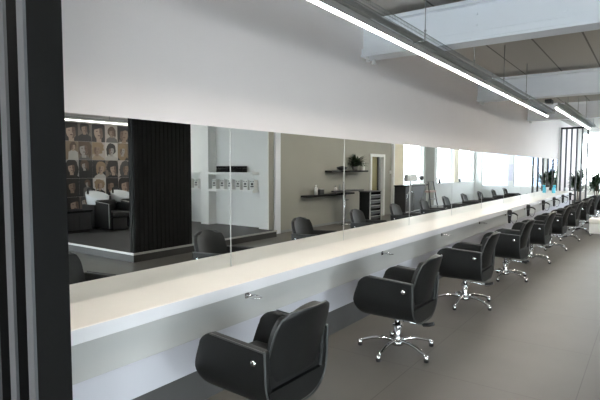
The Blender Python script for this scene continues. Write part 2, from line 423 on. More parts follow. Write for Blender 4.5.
# ------------------------------------------------------------------ salon chairs
def make_chair():
    r = empty('salon_chair')
    W = .275
    # side shell: a U seen from the front, its arms rising to z .68
    n = 44; prof = []
    for i in range(n + 1):
        q = -1 + 2 * i / n; a = abs(q); sg = 1 if q >= 0 else -1
        if a > .62:
            t_ = (a - .62) / .38; prof.append((sg * W * (1 + .03 * t_), .54 + .14 * t_))
        else:
            th = (1 - a / .62) * PI / 2
            y = W * (math.cos(th) ** .62); z = .54 - .235 * (math.sin(th) ** .9)
            prof.append((sg * y, z))
    P = []
    m_ = 12
    for y, z in prof:
        xf = .305 - .07 * max(0, (.47 - z) / .16) ** 2 - .09 * max(0, (z - .45) / .23) ** 1.4
        if z > .60: xf -= .075 * (1 - math.sqrt(max(0, 1 - ((z - .60) / .0805) ** 2)))
        xr = -.25
        P.append([(xr + (xf - xr) * j / m_, y, z + (.012 * (xr + (xf - xr) * j / m_) / .27 if z > .6 else 0)) for j in range(m_ + 1)])
    sh = MB().grid(P).build('shell', M['leather'], r)
    so = sh.modifiers.new('thick', 'SOLIDIFY'); so.thickness = .05; so.offset = -1
    bv = sh.modifiers.new('round', 'BEVEL'); bv.width = .016; bv.segments = 3; bv.limit_method = 'ANGLE'; bv.angle_limit = 1.0
    # make sure it thickens inwards
    me = sh.data; cz = me.polygons[len(me.polygons) // 2].normal.z
    if cz > 0: me.flip_normals()
    # piping along the rear and top edges of the shell
    pp = MB()
    pp.tube([(-.252, y * .995, z - .003) for y, z in prof], .006, 6)
    for sg in (0, -1):
        pp.tube([(x, y, z + .001) for x, y, z in P[sg]], .005, 6)
    pp.build('piping', M['leather_seam'], sh)
    # seat cushion
    c = MB().box((-.21, -.215, .40), (.27, .215, .50), .045, seg=5).build('seat_cushion', M['leather'], r, smooth=True)
    # backrest: reclined panel, rounded top corners, slight wrap
    def bk(u, v, off=0):
        hw = .242 - .01 * v
        if v > .62: hw -= .085 * (1 - math.sqrt(max(0, 1 - ((v - .62) / .381) ** 2)))
        z = .475 + .395 * v - .012 * (u * u) * (v > .9)
        x = -.245 - .075 * v - .04 * v * v + .045 * u * u - .012
        return (x + off, u * hw, z)
    G = [[bk(-1 + 2 * i / 16, j / 18) for j in range(19)] for i in range(17)]
    b = MB().grid(G).build('backrest', M['leather'], r)
    so = b.modifiers.new('thick', 'SOLIDIFY'); so.thickness = .045; so.offset = -1
    if b.data.polygons[150].normal.x > 0: b.data.flip_normals()
    bv = b.modifiers.new('round', 'BEVEL'); bv.width = .018; bv.segments = 3; bv.limit_method = 'ANGLE'; bv.angle_limit = 1.0
    out = [bk(-1, j / 18, .004) for j in range(19)] + [bk(-1 + 2 * i / 16, 1, .004) for i in range(1, 16)] + [bk(1, 1 - j / 18, .004) for j in range(19)]
    MB().tube(out, .0055, 6).build('piping', M['leather_seam'], b)
    # lower rear panel closing the U, below a narrow slot
    lo = []
    for y, z in prof:
        if z <= .458: lo.append((y * .97, z + .012))
    t = MB().prism([(y, z) for y, z in lo], .03, Matrix(((0, 0, 1, -.256), (1, 0, 0, 0), (0, 1, 0, 0), (0, 0, 0, 1)))).build('rear_panel', M['leather'], r)
    MB().box((-.235, -.225, .45), (-.215, .225, .52)).build('rear_slot', M['black'], r)
    for s_ in (-1, 1):
        bt = MB(); R_ = T(-.175, s_ * (W + .004), .598) @ Matrix.Rotation(-s_ * PI / 2, 4, 'X')
        bt.lathe([(.019, 0), (.019, .004), (.015, .009), (0, .011)], 20, R_); bt.build('chrome_button', M['chrome'], r)
    co = MB(); co.lathe([(.055, .07), (.05, .085), (.036, .10), (.032, .13), (.032, .215), (.026, .218), (.026, .33)], 24); co.build('column', M['chrome'], r)
    MB().lathe([(.033, .216), (.05, .219), (.05, .23), (.033, .233)], 24).build('collar', M['chrome'], r)
    MB().lathe([(.026, .285), (.05, .29), (.055, .315), (.05, .325)], 20).build('seat_plate', M['chrome'], r)
    hb = MB(); hb.lathe([(0, .05), (.05, .05), (.058, .065), (.055, .085), (.03, .10)], 24); hb.build('hub', M['chrome'], r)
    for k in range(5):
        a = math.radians(16 + 72 * k); ca, sa = math.cos(a), math.sin(a)
        pts = []; 
        for j in range(9):
            u = j / 8; rr = .03 + .305 * u; pts.append((rr * ca, rr * sa, .088 + .012 * math.sin(u * PI) * 1.2 - .044 * u * u))
        lg = MB().tube(pts, .015, 10, radii=[.017 - .006 * j / 8 for j in range(9)]).build('leg', M['chrome'], r)
        ft = MB(); X = T(.335 * ca, .335 * sa, 0); ft.lathe([(.0, 0), (.02, 0), (.022, .012), (.022, .02)], 14, X); ft.build('glide', M['black'], lg)
        ft = MB(); ft.lathe([(.022, .02), (.024, .034), (.018, .052), (0, .06)], 14, X); ft.build('foot_cap', M['chrome'], lg)
    pm = MB().tube([(-.04, -.02, .262), (-.10, -.045, .255), (-.17, -.07, .243), (-.235, -.085, .245), (-.28, -.09, .262)], .008, 8).build('pump_lever', M['chrome'], r)
    MB().tube([(-.20, -.078, .242), (-.25, -.087, .249), (-.295, -.093, .268)], .017, 8).build('pedal', M['black'], pm)
    return r
cx = [(2.14, 1.79, 2), (3.94, 1.77, 1), (5.79, 1.75, 0), (7.54, 1.70, 2), (9.2, 1.66, 2), (10.84, 1.62, 2), (12.46, 1.57, 3), (14.1, 1.53, 2), (15.8, 1.5, 2), (17.5, 1.48, 2), (19.2, 1.46, 2)]
cl = ['black leather salon chair nearest the camera, its base cut off by the frame', 'second black salon chair from the camera, its whole chrome base in view', 'third black salon chair from the camera, behind the second',
      'fourth black salon chair from the camera, facing the counter', 'fifth black salon chair from the camera, facing the counter', 'sixth black salon chair from the camera, facing the counter',
      'seventh black salon chair from the camera, far along the counter', 'eighth black salon chair from the camera, far along the counter', 'third black salon chair from the far slatted divider',
      'second black salon chair from the far slatted divider', 'last black salon chair beside the far slatted divider']
proto = make_chair()
for k, (X_, L_, ph) in enumerate(cx):
    o = proto if k == 0 else copy_tree(proto)
    o.location = (X_, Y(L_), 0); o.rotation_euler = (0, 0, math.radians(90 - ph))
    tag(o, cl[k], 'chair', 'salon chairs along the counter')

# ------------------------------------------------------------------ dryer holders and dryers on the apron
def make_holder():
    r = empty('dryer_holder')
    MB().box((-.02, -.008, -.022), (.02, 0, .022), .004).build('mounting_plate', M['chrome'], r)
    MB().tube([(0, -.006, 0), (0, -.04, 0)], .007, 8).build('arm', M['chrome'], r)
    MB().tube([(.045 * math.cos(t * PI / 12), -.085 + .045 * math.sin(t * PI / 12), 0) for t in range(24)], .0045, 8, closed=True).build('ring', M['chrome'], r)
    return r
def make_dryer():
    r = empty('hair_dryer')
    b = MB(); b.lathe([(.026, -.13), (.03, -.125), (.033, -.06), (.04, 0), (.045, .05), (.043, .085), (.03, .10), (0, .103)], 20); b.build('barrel', M['black'], r)
    MB().lathe([(.02, -.165), (.024, -.16), (.028, -.125), (.026, -.12)], 16).build('nozzle', M['black'], r)
    MB().tube([(.02, -.025, .035), (.05, -.065, .035), (.08, -.105, .015), (.1, -.13, -.012)], .016, 10, radii=[.02, .018, .016, .014]).build('handle', M['black'], r)
    c = [(.097, -.127, -.01)] + [(.11 - .06 * (1 - math.cos(t * PI / 10)) * .5, -.135 + .15 * t / 10, -.02 - .20 * math.sin(t * PI / 10) ** .8 * (1 - t / 22)) for t in range(1, 11)]
    MB().tube(c, .0045, 6).build('cord', M['black'], r)
    return r
hp = make_holder(); dp = make_dryer()
hn = ['nearest the camera', 'behind the second chair back', 'third from the camera', 'fourth from the camera']
dn = ['nearest the camera', 'second from the camera', 'third from the camera', 'fourth from the camera', 'second from the far divider', 'nearest the far divider']
hx = [2.62, 4.81, 6.66, 8.5, 10.3, 12.1, 14.0, 15.7, 17.4, 19.1]
for k, x in enumerate(hx):
    o = hp if k == 0 else copy_tree(hp); o.location = (x, Y(2.36) - .001, .678)
    tag(o, ('empty chrome dryer holder under the counter edge, ' + hn[k]) if k < 4 else 'chrome holder under the counter carrying the black dryer ' + dn[k - 4], 'holder', 'dryer holders on the counter apron')
    if k >= 4:
        q = dp if k == 4 else copy_tree(dp); q.location = (x, Y(2.36) - .085, .678)
        tag(q, 'black hair dryer hanging nozzle down in its holder, ' + dn[k - 4], 'hair dryer', 'hair dryers hanging under the counter')

# bottle on the counter
bt = thing('spray_bottle', 'cyan spray bottle standing on the far end of the counter', 'bottle', (18.2, Y(2.66), .785))
MB().lathe([(.05, 0), (.055, .01), (.055, .16), (.03, .19), (.018, .20), (.018, .22)], 18).build('body', M['cyan'], bt)
h = MB(); h.box((-.02, -.06, .22), (.02, .03, .26), .006); h.box((-.008, -.05, .17), (.008, -.035, .225)); h.build('trigger_head', M['cyan'], bt)
cp = thing('small_cup', 'small white cup on the counter end beside the far divider', 'cup', (19.8, Y(2.5), .785))
MB().lathe([(.03, 0), (.045, .02), (.05, .13), (.046, .13), (.04, .02), (0, .015)], 18).build('bowl', M['ceramic'], cp)
MB().tube([(.048, 0, .1), (.085, 0, .095), (.085, 0, .045), (.045, 0, .035)], .006, 6).build('handle', M['ceramic'], cp)

# ------------------------------------------------------------------ hanging linear lights with wire trays
def linear_light(name, label, x0, x1, yl, yr, z, rods, m_led, clip=2.4, closed=True, deep=True):
    r = thing(name, label, 'light', (x0, yl, z)); Lx = x1 - x0; w = yr - yl
    hs_ = MB().box((0, -.0175, .012), (Lx, .0175, .06), .002)
    if deep: hs_.box((0, -.0175, -.002), (Lx, -.0135, .012)); hs_.box((0, .0135, -.016), (Lx, .0175, .012))  # side lips added to hold the strip's light off wall and tray
    hs_.build('housing', M['aluminium'], r)
    MB().box((.01, -.013, .0 if deep else -.015), (Lx - .01, .013, .011)).build('diffuser', m_led, r)
    t = MB(); a, b, h0, h1 = (.02 if w > 0 else -.02), w, .055, .115
    for j in range(6): yy = a + (b - a) * j / 5; t.tube([(0, yy, h0), (Lx, yy, h0)], .0025, 4)
    for yy in (a, b):
        for zz in (.085, h1): t.tube([(0, yy, zz), (Lx, yy, zz)], .0025 if zz < .1 else .004, 4)
    k = 0
    while k * .03 <= Lx:
        x = k * .03; t.tube([(x, a, h1), (x, a, h0), (x, b, h0), (x, b, h1)], .0025, 4); k += 1
    t.build('wire_tray', M['steel'], r)
    if closed:
        cb = MB()
        for j, rr in ((1.2, .012), (2.1, .016), (3.2, .01)):
            yy = a + (b - a) * j / 5
            cb.tube([(x * Lx / 40, yy + .012 * math.sin(x * 1.3 + j), h0 + .003 + rr) for x in range(41)], rr, 6)
        cb.build('cables', M['grey'], r)
    for x in rods:
        rd = MB(); rd.tube([(x - x0, b, h1 - .06), (x - x0, b, ZC - z)], .005, 8); rd.build('suspension_rod', M['steel'], r)
        n_ = MB(); n_.tube([(x - x0, b, h1 + .02), (x - x0, b, h1 + .032)], .012, 6); n_.build('rod_nut', M['steel'], [q for q in bpy.data.objects if q.parent == r][-1])
    x = .8
    while x < Lx:
        c = MB(); c.tube([(x, -.026, .03), (x, -.026, .075), (x, a, .05), (x, b + (.004 if w > 0 else -.004), .05), (x, b, .115)], .005, 6); c.build('clip', M['chrome'], r); x += clip
    return r
linear_light('linear_light', 'long hanging LED strip light with wire cable tray above the counter', -3.5, 12.06, Y(1.93), Y(1.79), 2.748,
             [-2.0, -.3, 1.4, 3.1, 4.5, 6.06, 7.5, 9.03, 10.6], M['led'])
linear_light('linear_light', 'second hanging LED strip light near the far windows', 10.5, 16.6, Y(1.54), Y(1.40), 2.748, [10.9, 12.5, 14.1, 16.0], M['led'])
linear_light('linear_light', 'added unseen LED strip light brightening the grey wall side of the room', 8.0, 17.5, -3.2, -3.34, 2.748, [9.3, 11.5, 13.5, 16.5], M['led_fill'], closed=False, deep=False)  # out of view, added to brighten the grey wall opposite the mirrors
jb = thing('junction_box', 'dark cable junction box between the two hanging lights', 'box', (10.4, Y(1.54), 2.79))
MB().box((-.2, 0.045, 0.03), (.05, .16, .10), .006).build('body', M['dark'], jb)
MB().tube([(.0, .1, .10), (.0, .1, ZC - 2.79)], .006, 6).build('conduit', M['steel'], jb)
linear_light('linear_light', 'hanging LED strip light over the wash area before the portrait wall', 5.2, 8.1, YV(11.2), YV(11.02), 2.72, [5.5, 7.2], M['led4'], closed=False, deep=False)
cr = thing('linear_light', 'short cross LED strip light between the wash basins and the shelves', 'light', (8.2, YV(11.2), 2.72))
MB().box((-.02, 0, .012), (.02, 1.5, .06), .003).build('housing', M['aluminium'], cr)
MB().box((-.018, .01, -.012), (.018, 1.49, .012), .005).build('diffuser', M['led2'], cr)
MB().tube([(0, .5, .05), (0, .5, ZC - 2.72)], .005, 8).build('suspension_rod', M['steel'], cr)

# ------------------------------------------------------------------ portrait wall
HAIR = [mat('print_dark_hair', (38, 33, 30), .5), mat('print_brown_hair', (84, 66, 52), .5), mat('print_fair_hair', (138, 116, 90), .5), mat('print_grey_hair', (70, 68, 66), .5)]
BGS = [mat('print_pale_pink', (176, 164, 156), .5), mat('print_tan', (124, 106, 86), .5), mat('print_grey', (150, 146, 142), .5), mat('print_white', (192, 186, 180), .5), mat('print_black', (36, 34, 34), .5), mat('print_taupe', (112, 100, 90), .5)]
SKIN = [mat('print_warm_skin', (166, 144, 128), .5), mat('print_grey_skin', (156, 150, 144), .5), mat('print_shaded_skin', (140, 118, 102), .5)]
CLOTH = [mat('print_black_coat', (32, 31, 32), .5), mat('print_beige_top', (160, 142, 122), .5), mat('print_white_top', (176, 171, 165), .5), mat('print_grey_top', (98, 94, 92), .5)]
SHADE = mat('print_dark_cheek', (104, 84, 72), .5)
FEAT = mat('print_features', (88, 60, 54), .5)
def ell(cx_, cz_, rx, rz, n=22, a0=0, a1=2 * PI, wob=0, seed=0):
    rg = random.Random(seed); out = []
    for k in range(n):
        a = a0 + (a1 - a0) * k / (n if a1 - a0 > 6 else n - 1); w_ = 1 + wob * (rg.random() - .5)
        out.append((cx_ + rx * w_ * math.cos(a), cz_ + rz * w_ * math.sin(a)))
    return out
def poster(x0, z0, w, h, bg, hair, skin, cloth, style, label):
    o = MB(); Rm = lambda d_: Matrix(((-1, 0, 0, w), (0, 0, 1, d_), (0, 1, 0, 0), (0, 0, 0, 1)))
    o.mi = 0; o.box((0, 0, 0), (w, .006, h))
    g = .0012; d_ = .006
    def lay(poly, mi):
        nonlocal d_
        o.mi = mi; q = [(min(w, max(0, x)), min(h, max(0, z))) for x, z in poly]
        o.prism(q, g, Rm(d_)); d_ += g
    cx_ = w * (.5 + random.uniform(-.16, .16)); cz_ = h * (.58 + random.uniform(-.05, .05)); f = w * random.choice([.24, .28, .32, .4, .46])
    if style == 3: f *= .6; cz_ = h * .72
    lay([(cx_ - f * 1.9, 0), (cx_ - f * 1.7, cz_ - f * 2.0), (cx_ - f * .6, cz_ - f * 1.35), (cx_ + f * .6, cz_ - f * 1.35), (cx_ + f * 1.7, cz_ - f * 2.0), (cx_ + f * 1.9, 0)], 3)
    sd = random.randrange(999)
    if style == 0: lay(ell(cx_, cz_ + f * .25, f * 1.35, f * 1.5, 26, wob=.12, seed=sd), 1)
    elif style == 1: lay(ell(cx_, cz_ - f * .5, f * 1.5, f * 2.3, 26, wob=.1, seed=sd), 1)
    elif style == 2: lay(ell(cx_, cz_ + f * .3, f * 1.7, f * 1.5, 34, wob=.25, seed=sd), 1)
    else: lay(ell(cx_, cz_ + f * .3, f * 1.2, f * 1.3, 24, wob=.1, seed=sd), 1)
    if style in (1, 2):
        rg = random.Random(sd)
        for q in range(7):
            a0 = cx_ + f * rg.uniform(-1.5, 1.5); b0 = cz_ + f * rg.uniform(-.2, 1.2); ln = f * rg.uniform(1.2, 2.6)
            lay([(a0, b0), (a0 + f * .28, b0 - .1 * f), (a0 + f * rg.uniform(-.3, .4), b0 - ln)], rg.choice([1, 1, 1, 3]))
            d_ -= g * .8
    lay([(cx_ - f * .4, cz_ - f * 1.6), (cx_ - f * .4, cz_ - f * .5), (cx_ + f * .4, cz_ - f * .5), (cx_ + f * .4, cz_ - f * 1.6)], 2)
    lay(ell(cx_, cz_ - f * .1, f * .78, f * 1.12), 2)
    sg0 = random.choice([-1, 1])       # the print's darker cheek and a lock of hair over it
    lay([(cx_ + sg0 * f * x_, cz_ + f * z_) for x_, z_ in ((.12, .9), (.8, .5), (.78, -.4), (.45, -1.0), (.1, -1.2), (.28, -.5), (.1, -.15))], 5)
    lay([(cx_ + sg0 * f * x_, cz_ + f * z_) for x_, z_ in ((.55, 1.1), (1.25, .7), (1.35, -.9), (1.0, -1.7), (.72, -.8), (.62, .2))], 1)
    lay([(cx_ - f * .9, cz_ + f * .35), (cx_ - f * .3, cz_ + f * .55), (cx_ + f * .85, cz_ + f * .25), (cx_ + f * .8, cz_ + f * 1.15), (cx_, cz_ + f * 1.35), (cx_ - f * .8, cz_ + f * 1.1)], 1)
    for sg in (-1, 1): lay(ell(cx_ + sg * f * .35, cz_ + f * .02, f * .15, f * .07, 10), 4); d_ -= g
    d_ += g; lay(ell(cx_, cz_ - f * .62, f * .24, f * .08, 10), 4)
    ob = o.build('portrait_poster', [BGS[bg], HAIR[hair], SKIN[skin], CLOTH[cloth], FEAT, SHADE])
    ob.location = (x0, YC - .001, z0)
    return tag(ob, label, 'poster', 'hairstyle portraits on the back wall')
hn_ = ['dark haired', 'brown haired', 'fair haired', 'grey haired']; bn_ = ['pale pink', 'tan', 'grey', 'white', 'black', 'taupe']
rows = [2.27, 1.795, 1.32, .845, .37]; rn = ['top', 'second', 'third', 'fourth', 'lowest']
cols = [6.17, 6.55, 6.93, 7.31, 7.69, 8.07, 8.45]; cn = ['leftmost', 'second from left', 'third from left', 'fourth from left', 'fifth from left', 'sixth from left', 'rightmost']
for i, z in enumerate(rows):
    for j, x in enumerate(cols):
        bg = random.choice([0, 0, 1, 2, 2, 3, 3, 4, 4, 5]); hr = random.choice([0, 0, 0, 1, 1, 2, 3]); cb = random.choice([0, 0, 1, 2, 3])
        if i >= 3 and j < 2: bg, cb, hr = 4, 0, 0
        poster(x, z, .376, .472, bg, hr, random.choice([0, 1, 2]), cb, random.choice([0, 0, 1, 1, 2, 3]),
               'portrait, %s person on %s ground, %s in %s row' % (hn_[hr], bn_[bg], cn[j], rn[i]))

# wash units on the platform
def make_wash():
    r = empty('wash_unit')      # faces +y
    s_ = MB(); s_.box((-.25, .0, .30), (.25, .55, .43), .04, seg=3); s_.build('seat', M['leather'], r)
    b = MB(); b.box((-.25, -.11, -.02), (.25, .0, .42), .035, RX(.18)); bo = b.build('backrest', M['leather'], r); bo.location = (0, -.02, .26)
    for s2 in (-1, 1):
        MB().box((s2 * .25 - (.06 if s2 < 0 else 0), -.05, .05), (s2 * .25 + (.06 if s2 > 0 else 0), .5, .62), .02).build('armrest', M['leather'], r)
        q = MB(); q.tube([(s2 * .315, .5, .06), (s2 * .315, .5, .62), (s2 * .315, -.05, .66)], .008, 6); q.build('arm_trim', M['aluminium'], r)
    MB().box((-.2, 0, 0), (.2, .45, .30), .02).build('base', M['black'], r)
    MB().box((-.24, -.75, 0), (.24, -.18, .56), .03).build('pedestal', M['black'], r)
    bs = MB(); n = 28; rings = []
    prof = [(.18, .50, -.03), (.23, .58, -.01), (.265, .76, 0), (.26, .80, 0), (.235, .78, 0), (.18, .66, 0), (.05, .60, 0), (.0, .60, 0)]
    for rr, z, dy in prof:
        rings.append([bs.bm.verts.new((rr * .98 * math.cos(2 * PI * k / n), -.46 + dy + rr * 1.12 * math.sin(2 * PI * k / n), z + (.08 * -math.sin(2 * PI * k / n) if z > .7 else 0) * (rr / .26))) for k in range(n)])
    for A, B in zip(rings, rings[1:]):
        for k in range(n):
            try: bs.bm.faces.new((A[k], A[(k + 1) % n], B[(k + 1) % n], B[k])).smooth = True
            except ValueError: pass
    bs.build('basin', M['ceramic'], r)
    fa = MB(); fa.tube([(-.12, -.66, .80), (-.12, -.66, .93), (-.08, -.58, .95), (-.03, -.50, .90)], .022, 8); fa.build('faucet', M['black'], r)
    return r
wp = make_wash()
for k, (x, lab) in enumerate([(6.78, 'black wash chair with white basin, left one before the portrait wall'), (7.46, 'black wash chair with white basin, right one beside the slat screen')]):
    o = wp if k == 0 else copy_tree(wp); o.location = (x, YV(10.5), .15); tag(o, lab, 'wash unit', 'wash units on the platform')
cb = thing('low_cabinet', 'low black cabinet left of the wash chairs', 'cabinet', (5.92, YV(10.5), .15))
MB().box((-.3, -.35, .04), (.3, .2, .46), .008).build('body', M['black_lam'], cb)
MB().box((-.32, -.37, .46), (.32, .22, .49), .004).build('top', M['black_lam'], cb)
MB().box((-.285, .2, .06), (-.005, .215, .44), .003).build('door', M['dark'], cb)
MB().box((.005, .2, .06), (.285, .215, .44), .003).build('door', M['dark'], cb)
MB().box((-.27, -.32, 0), (.27, .17, .04)).build('plinth', M['black'], cb)

# ------------------------------------------------------------------ white shelves with packs and towels (on the alcove side wall)
def yspan(a, b): return YV(b), YV(a)
def shelf(name, label, L0, L1, z, x1=9.05, depth=.28, m='white', th=.06):
    y0, y1 = yspan(L0, L1)
    o = MB().box((-depth, 0, -th), (0, y1 - y0, 0), .003).build(name, M[m]); o.location = (x1, y0, z)
    return tag(o, label, 'shelf', 'white wall shelves beside the pilaster')
shelf('wall_shelf', 'upper white wall shelf carrying the black towels', 7.7, 9.2, 1.49)
shelf('wall_shelf', 'lower white wall shelf carrying the row of white packs', 7.7, 9.2, 1.065)
shelf('wall_shelf', 'upper white wall shelf left of the pilaster', 9.49, 11.3, 1.49)
shelf('wall_shelf', 'lower white wall shelf left of the pilaster', 9.49, 11.3, 1.065)
pk = empty('product_pack')
MB().box((-.06, -.075, 0), (.06, .075, .24), .004).build('carton', M['pack'], pk)
pr = MB(); pr.box((-.062, -.05, .07), (-.06, .05, .10)); pr.box((-.062, -.035, .12), (-.06, .035, .17)); pr.box((-.062, -.055, .195), (-.06, -.02, .215)); pr.box((-.062, .02, .195), (-.06, .055, .215)); pr.build('print', M['ink'], pk)
MB().tube([(0, -.03, .24), (0, -.025, .29), (0, .025, .29), (0, .03, .24)], .006, 6).build('handle', M['pack'], pk)
pl = ['beside the white pilaster', 'second from the pilaster', 'third from the pilaster', 'third from the right end', 'second from the right end', 'at the right end of the shelf']
for k, L_ in enumerate([9.08, 8.8, 8.54, 8.26, 8.02, 7.8]):
    o = pk if k == 0 else copy_tree(pk); o.location = (8.92, YV(L_), 1.065); tag(o, 'white product pack with grey print, ' + pl[k], 'pack', 'white packs on the lower shelf')
for k, (L_, q) in enumerate([(9.75, 'beyond the pilaster, nearer one'), (10.0, 'beyond the pilaster, next to the black screen')]):
    o = copy_tree(pk); o.location = (8.92, YV(L_), 1.065); tag(o, 'white product pack with grey print ' + q, 'pack', 'white packs on the lower shelf')
tw = empty('folded_towel')
t = MB(); t.box((-.11, -.2, 0), (.11, .205, .05), .018, seg=3); t.build('folded_cloth', M['towel'], tw)
MB().tube([(-.112, -.19, .022), (-.112, .19, .024)], .01, 6).build('hem', M['towel'], tw)
first = True
for s_, (L_, nm, dz) in enumerate([(8.74, 'left', 3), (8.28, 'right', 3)]):
    for k in range(3):
        o = tw if first else copy_tree(tw); first = False
        o.location = (8.9, YV(L_), 1.49 + .051 * k); o.rotation_euler = (0, 0, random.uniform(-.05, .05))
        tag(o, 'folded black towel, %s of the %s stack on the white shelf' % (['bottom', 'middle', 'top'][k], nm), 'towel', 'folded black towels on the shelf')

# ------------------------------------------------------------------ grey wall: black shelves and what stands on them
def bshelf(label, x0, x1, z):
    o = MB().box((0, 0, -.05), (x1 - x0, .22, 0), .004).build('floating_shelf', M['black_lam']); o.location = (x0, YG, z)
    return tag(o, label, 'shelf', 'black floating shelves on the grey wall')
bshelf('lower black floating shelf on the grey wall', 10.3, 12.75, .885)
bshelf('upper black floating shelf on the grey wall carrying the plant', 11.45, 13.6, 1.53)
def bottle(name, label, x, z, r, h, m, cap='black', L=7.29):
    o = thing(name, label, 'bottle', (x, YV(L), z), 0, 'bottles on the lower black shelf')
    MB().lathe([(r, 0), (r, h * .68), (r * .5, h * .8), (r * .4, h * .82)], 16).build('body', M[m], o)
    MB().lathe([(r * .45, h * .82), (r * .45, h), (0, h)], 12).build('cap', M[cap], o); return o
bottle('bottle', 'white bottle at the left end of the lower black shelf', 10.85, .885, .05, .26, 'pot_white', 'pot_white')
bx = thing('storage_box', 'small dark box beside the left bottle on the lower shelf', 'box', (11.05, YV(7.29), .885))
MB().box((-.1, -.07, 0), (.1, .07, .13), .004).build('body', M['dark'], bx); MB().box((-.105, -.075, .13), (.105, .075, .155), .004).build('lid', M['grey'], bx)
bottle('bottle', 'pale bottle, left of the three standing together', 11.85, .885, .045, .22, 'pot_white', 'grey')
bottle('bottle', 'pale grey bottle, middle of the three standing together', 12.08, .885, .04, .25, 'grey', 'grey')
bottle('bottle', 'tall dark bottle, right of the three standing together', 12.3, .885, .04, .32, 'pot_grey', 'black')
bw = thing('dark_bowl', 'dark shallow bowl on the upper black shelf', 'bowl', (12.2, YV(7.29), 1.53))
MB().lathe([(.06, 0), (.12, .03), (.17, .10), (.16, .10), (.11, .04), (0, .03)], 24).build('dish', M['dark'], bw)
MB().lathe([(0, .03), (.12, .07), (.1, .11), (0, .13)], 16).build('contents', M['towel'], bw)
def leafy(mb, cx_, cy_, z0, n, Lf, wf, spread, seed, droop=.5, segs=5):
    rg = random.Random(seed)
    for k in range(n):
        a = rg.uniform(0, 2 * PI); el = rg.uniform(.25, 1.35); ln = Lf * rg.uniform(.65, 1.1)
        d_ = Vector((math.cos(a) * math.cos(el), math.sin(a) * math.cos(el), math.sin(el)))
        sd = Vector((-math.sin(a), math.cos(a), 0)); p = Vector((cx_ + rg.uniform(-spread, spread), cy_ + rg.uniform(-spread, spread), z0 + rg.uniform(0, spread)))
        rows_ = []
        for j in range(segs + 1):
            u = j / segs; w_ = wf * math.sin(PI * min(1, .12 + .88 * u)) ** .8
            rows_.append([p - sd * w_, p + Vector((0, 0, -.2 * w_)), p + sd * w_])
            p = p + d_ * (ln / segs); d_ = (d_ + Vector((0, 0, -droop / segs))).normalized()
        mb.grid(rows_)
pt = thing('potted_plant', 'bushy potted plant on the upper black shelf', 'plant', (12.95, YV(7.29), 1.53))
MB().lathe([(.07, 0), (.1, .13), (.09, .13), (.085, .115), (0, .115)], 20).build('pot', M['pot_grey'], pt)
l = MB(); leafy(l, 0, .03, .12, 90, .4, .04, .06, 3, 1.1); [setattr(v.co, 'y', max(v.co.y, YG + .015 - YV(7.29))) for v in l.bm.verts]; lf = l.build('foliage', M['leaf'], pt)
st = MB(); [st.tube([(0, 0, .1), (.03 * math.cos(k), .03 * math.sin(k), .25)], .005, 5) for k in range(5)]; st.build('stems', M['bark'], pt)
ph = thing('white_card_frame', 'small white frame at the right end of the upper black shelf', 'frame', (13.48, YV(7.29), 1.53))
MB().box((-.07, -.015, 0), (.07, .015, .25), .003).build('frame', M['pot_white'], ph); MB().box((-.05, .015, .03), (.05, .017, .22)).build('card', M['pack'], ph)
MB().box((-.01, -.08, 0), (.01, -.015, .12)).build('stand', M['pot_white'], ph)
sw = thing('wall_switch', 'round white wall switch at the right end of the grey wall', 'switch', (15.62, YG, 1.46))
MB().lathe([(.06, 0), (.06, .012), (.05, .02), (0, .02)], 20, Matrix.Rotation(-PI / 2, 4, 'X')).build('plate', M['pot_white'], sw)
MB().box((-.02, .018, -.03), (.02, .032, .03), .003).build('rocker', M['pot_white'], sw)

# high narrow table on one chrome column
tb = thing('column_table', 'narrow dark table on a single chrome column before the grey wall', 'table', (11.94, YV(7.05), 0))
MB().box((-.45, -.16, .94), (.85, .16, .975), .01).build('top', M['dark'], tb)
MB().tube([(0, 0, .02), (0, 0, .94)], .028, 14).build('column', M['chrome'], tb)
MB().lathe([(.22, 0), (.22, .012), (.05, .03), (.03, .05)], 28).build('base', M['chrome'], tb)
MB().tube([(.03, .03, .7), (.14, .05, .7)], .012, 8).build('height_knob', M['black'], tb)
# black drawer trolley
tr = thing('drawer_trolley', 'black salon trolley with open drawers before the pale door', 'trolley', (12.55, YV(6.56), 0))
b = MB(); b.box((-.33, -.17, .1), (-.31, .17, .92)); b.box((.31, -.17, .1), (.33, .17, .92)); b.box((-.31, -.17, .1), (.31, -.15, .92)); b.box((-.31, -.15, .1), (.31, .17, .12)); b.build('body', M['black_lam'], tr)
MB().box((-.35, -.19, .92), (.35, .19, .95), .006).build('top_tray', M['black'], tr)
for k in range(5):
    z = .15 + .15 * k
    dr = MB().box((-.305, -.145, z), (.305, .172, z + .085), .004).build('drawer', M['dark'], tr)
    MB().box((-.30, .172, z + .08), (.30, .182, z + .095)).build('drawer_rim', M['aluminium'], dr)
for sx in (-.335, .335):
    MB().box((sx - .012, .165, .08), (sx + .012, .19, .95)).build('corner_post', M['aluminium'], tr)
    for sy in (-.14, .14):
        w = MB(); w.lathe([(0, -.012), (.035, -.012), (.04, 0), (.035, .012), (0, .012)], 14, T(sx * .88, sy, .04) @ Matrix.Rotation(PI / 2, 4, 'Y')); w.tube([(sx * .88, sy, .045), (sx * .88, sy, .1)], .01, 6); w.build('caster', M['black'], tr)

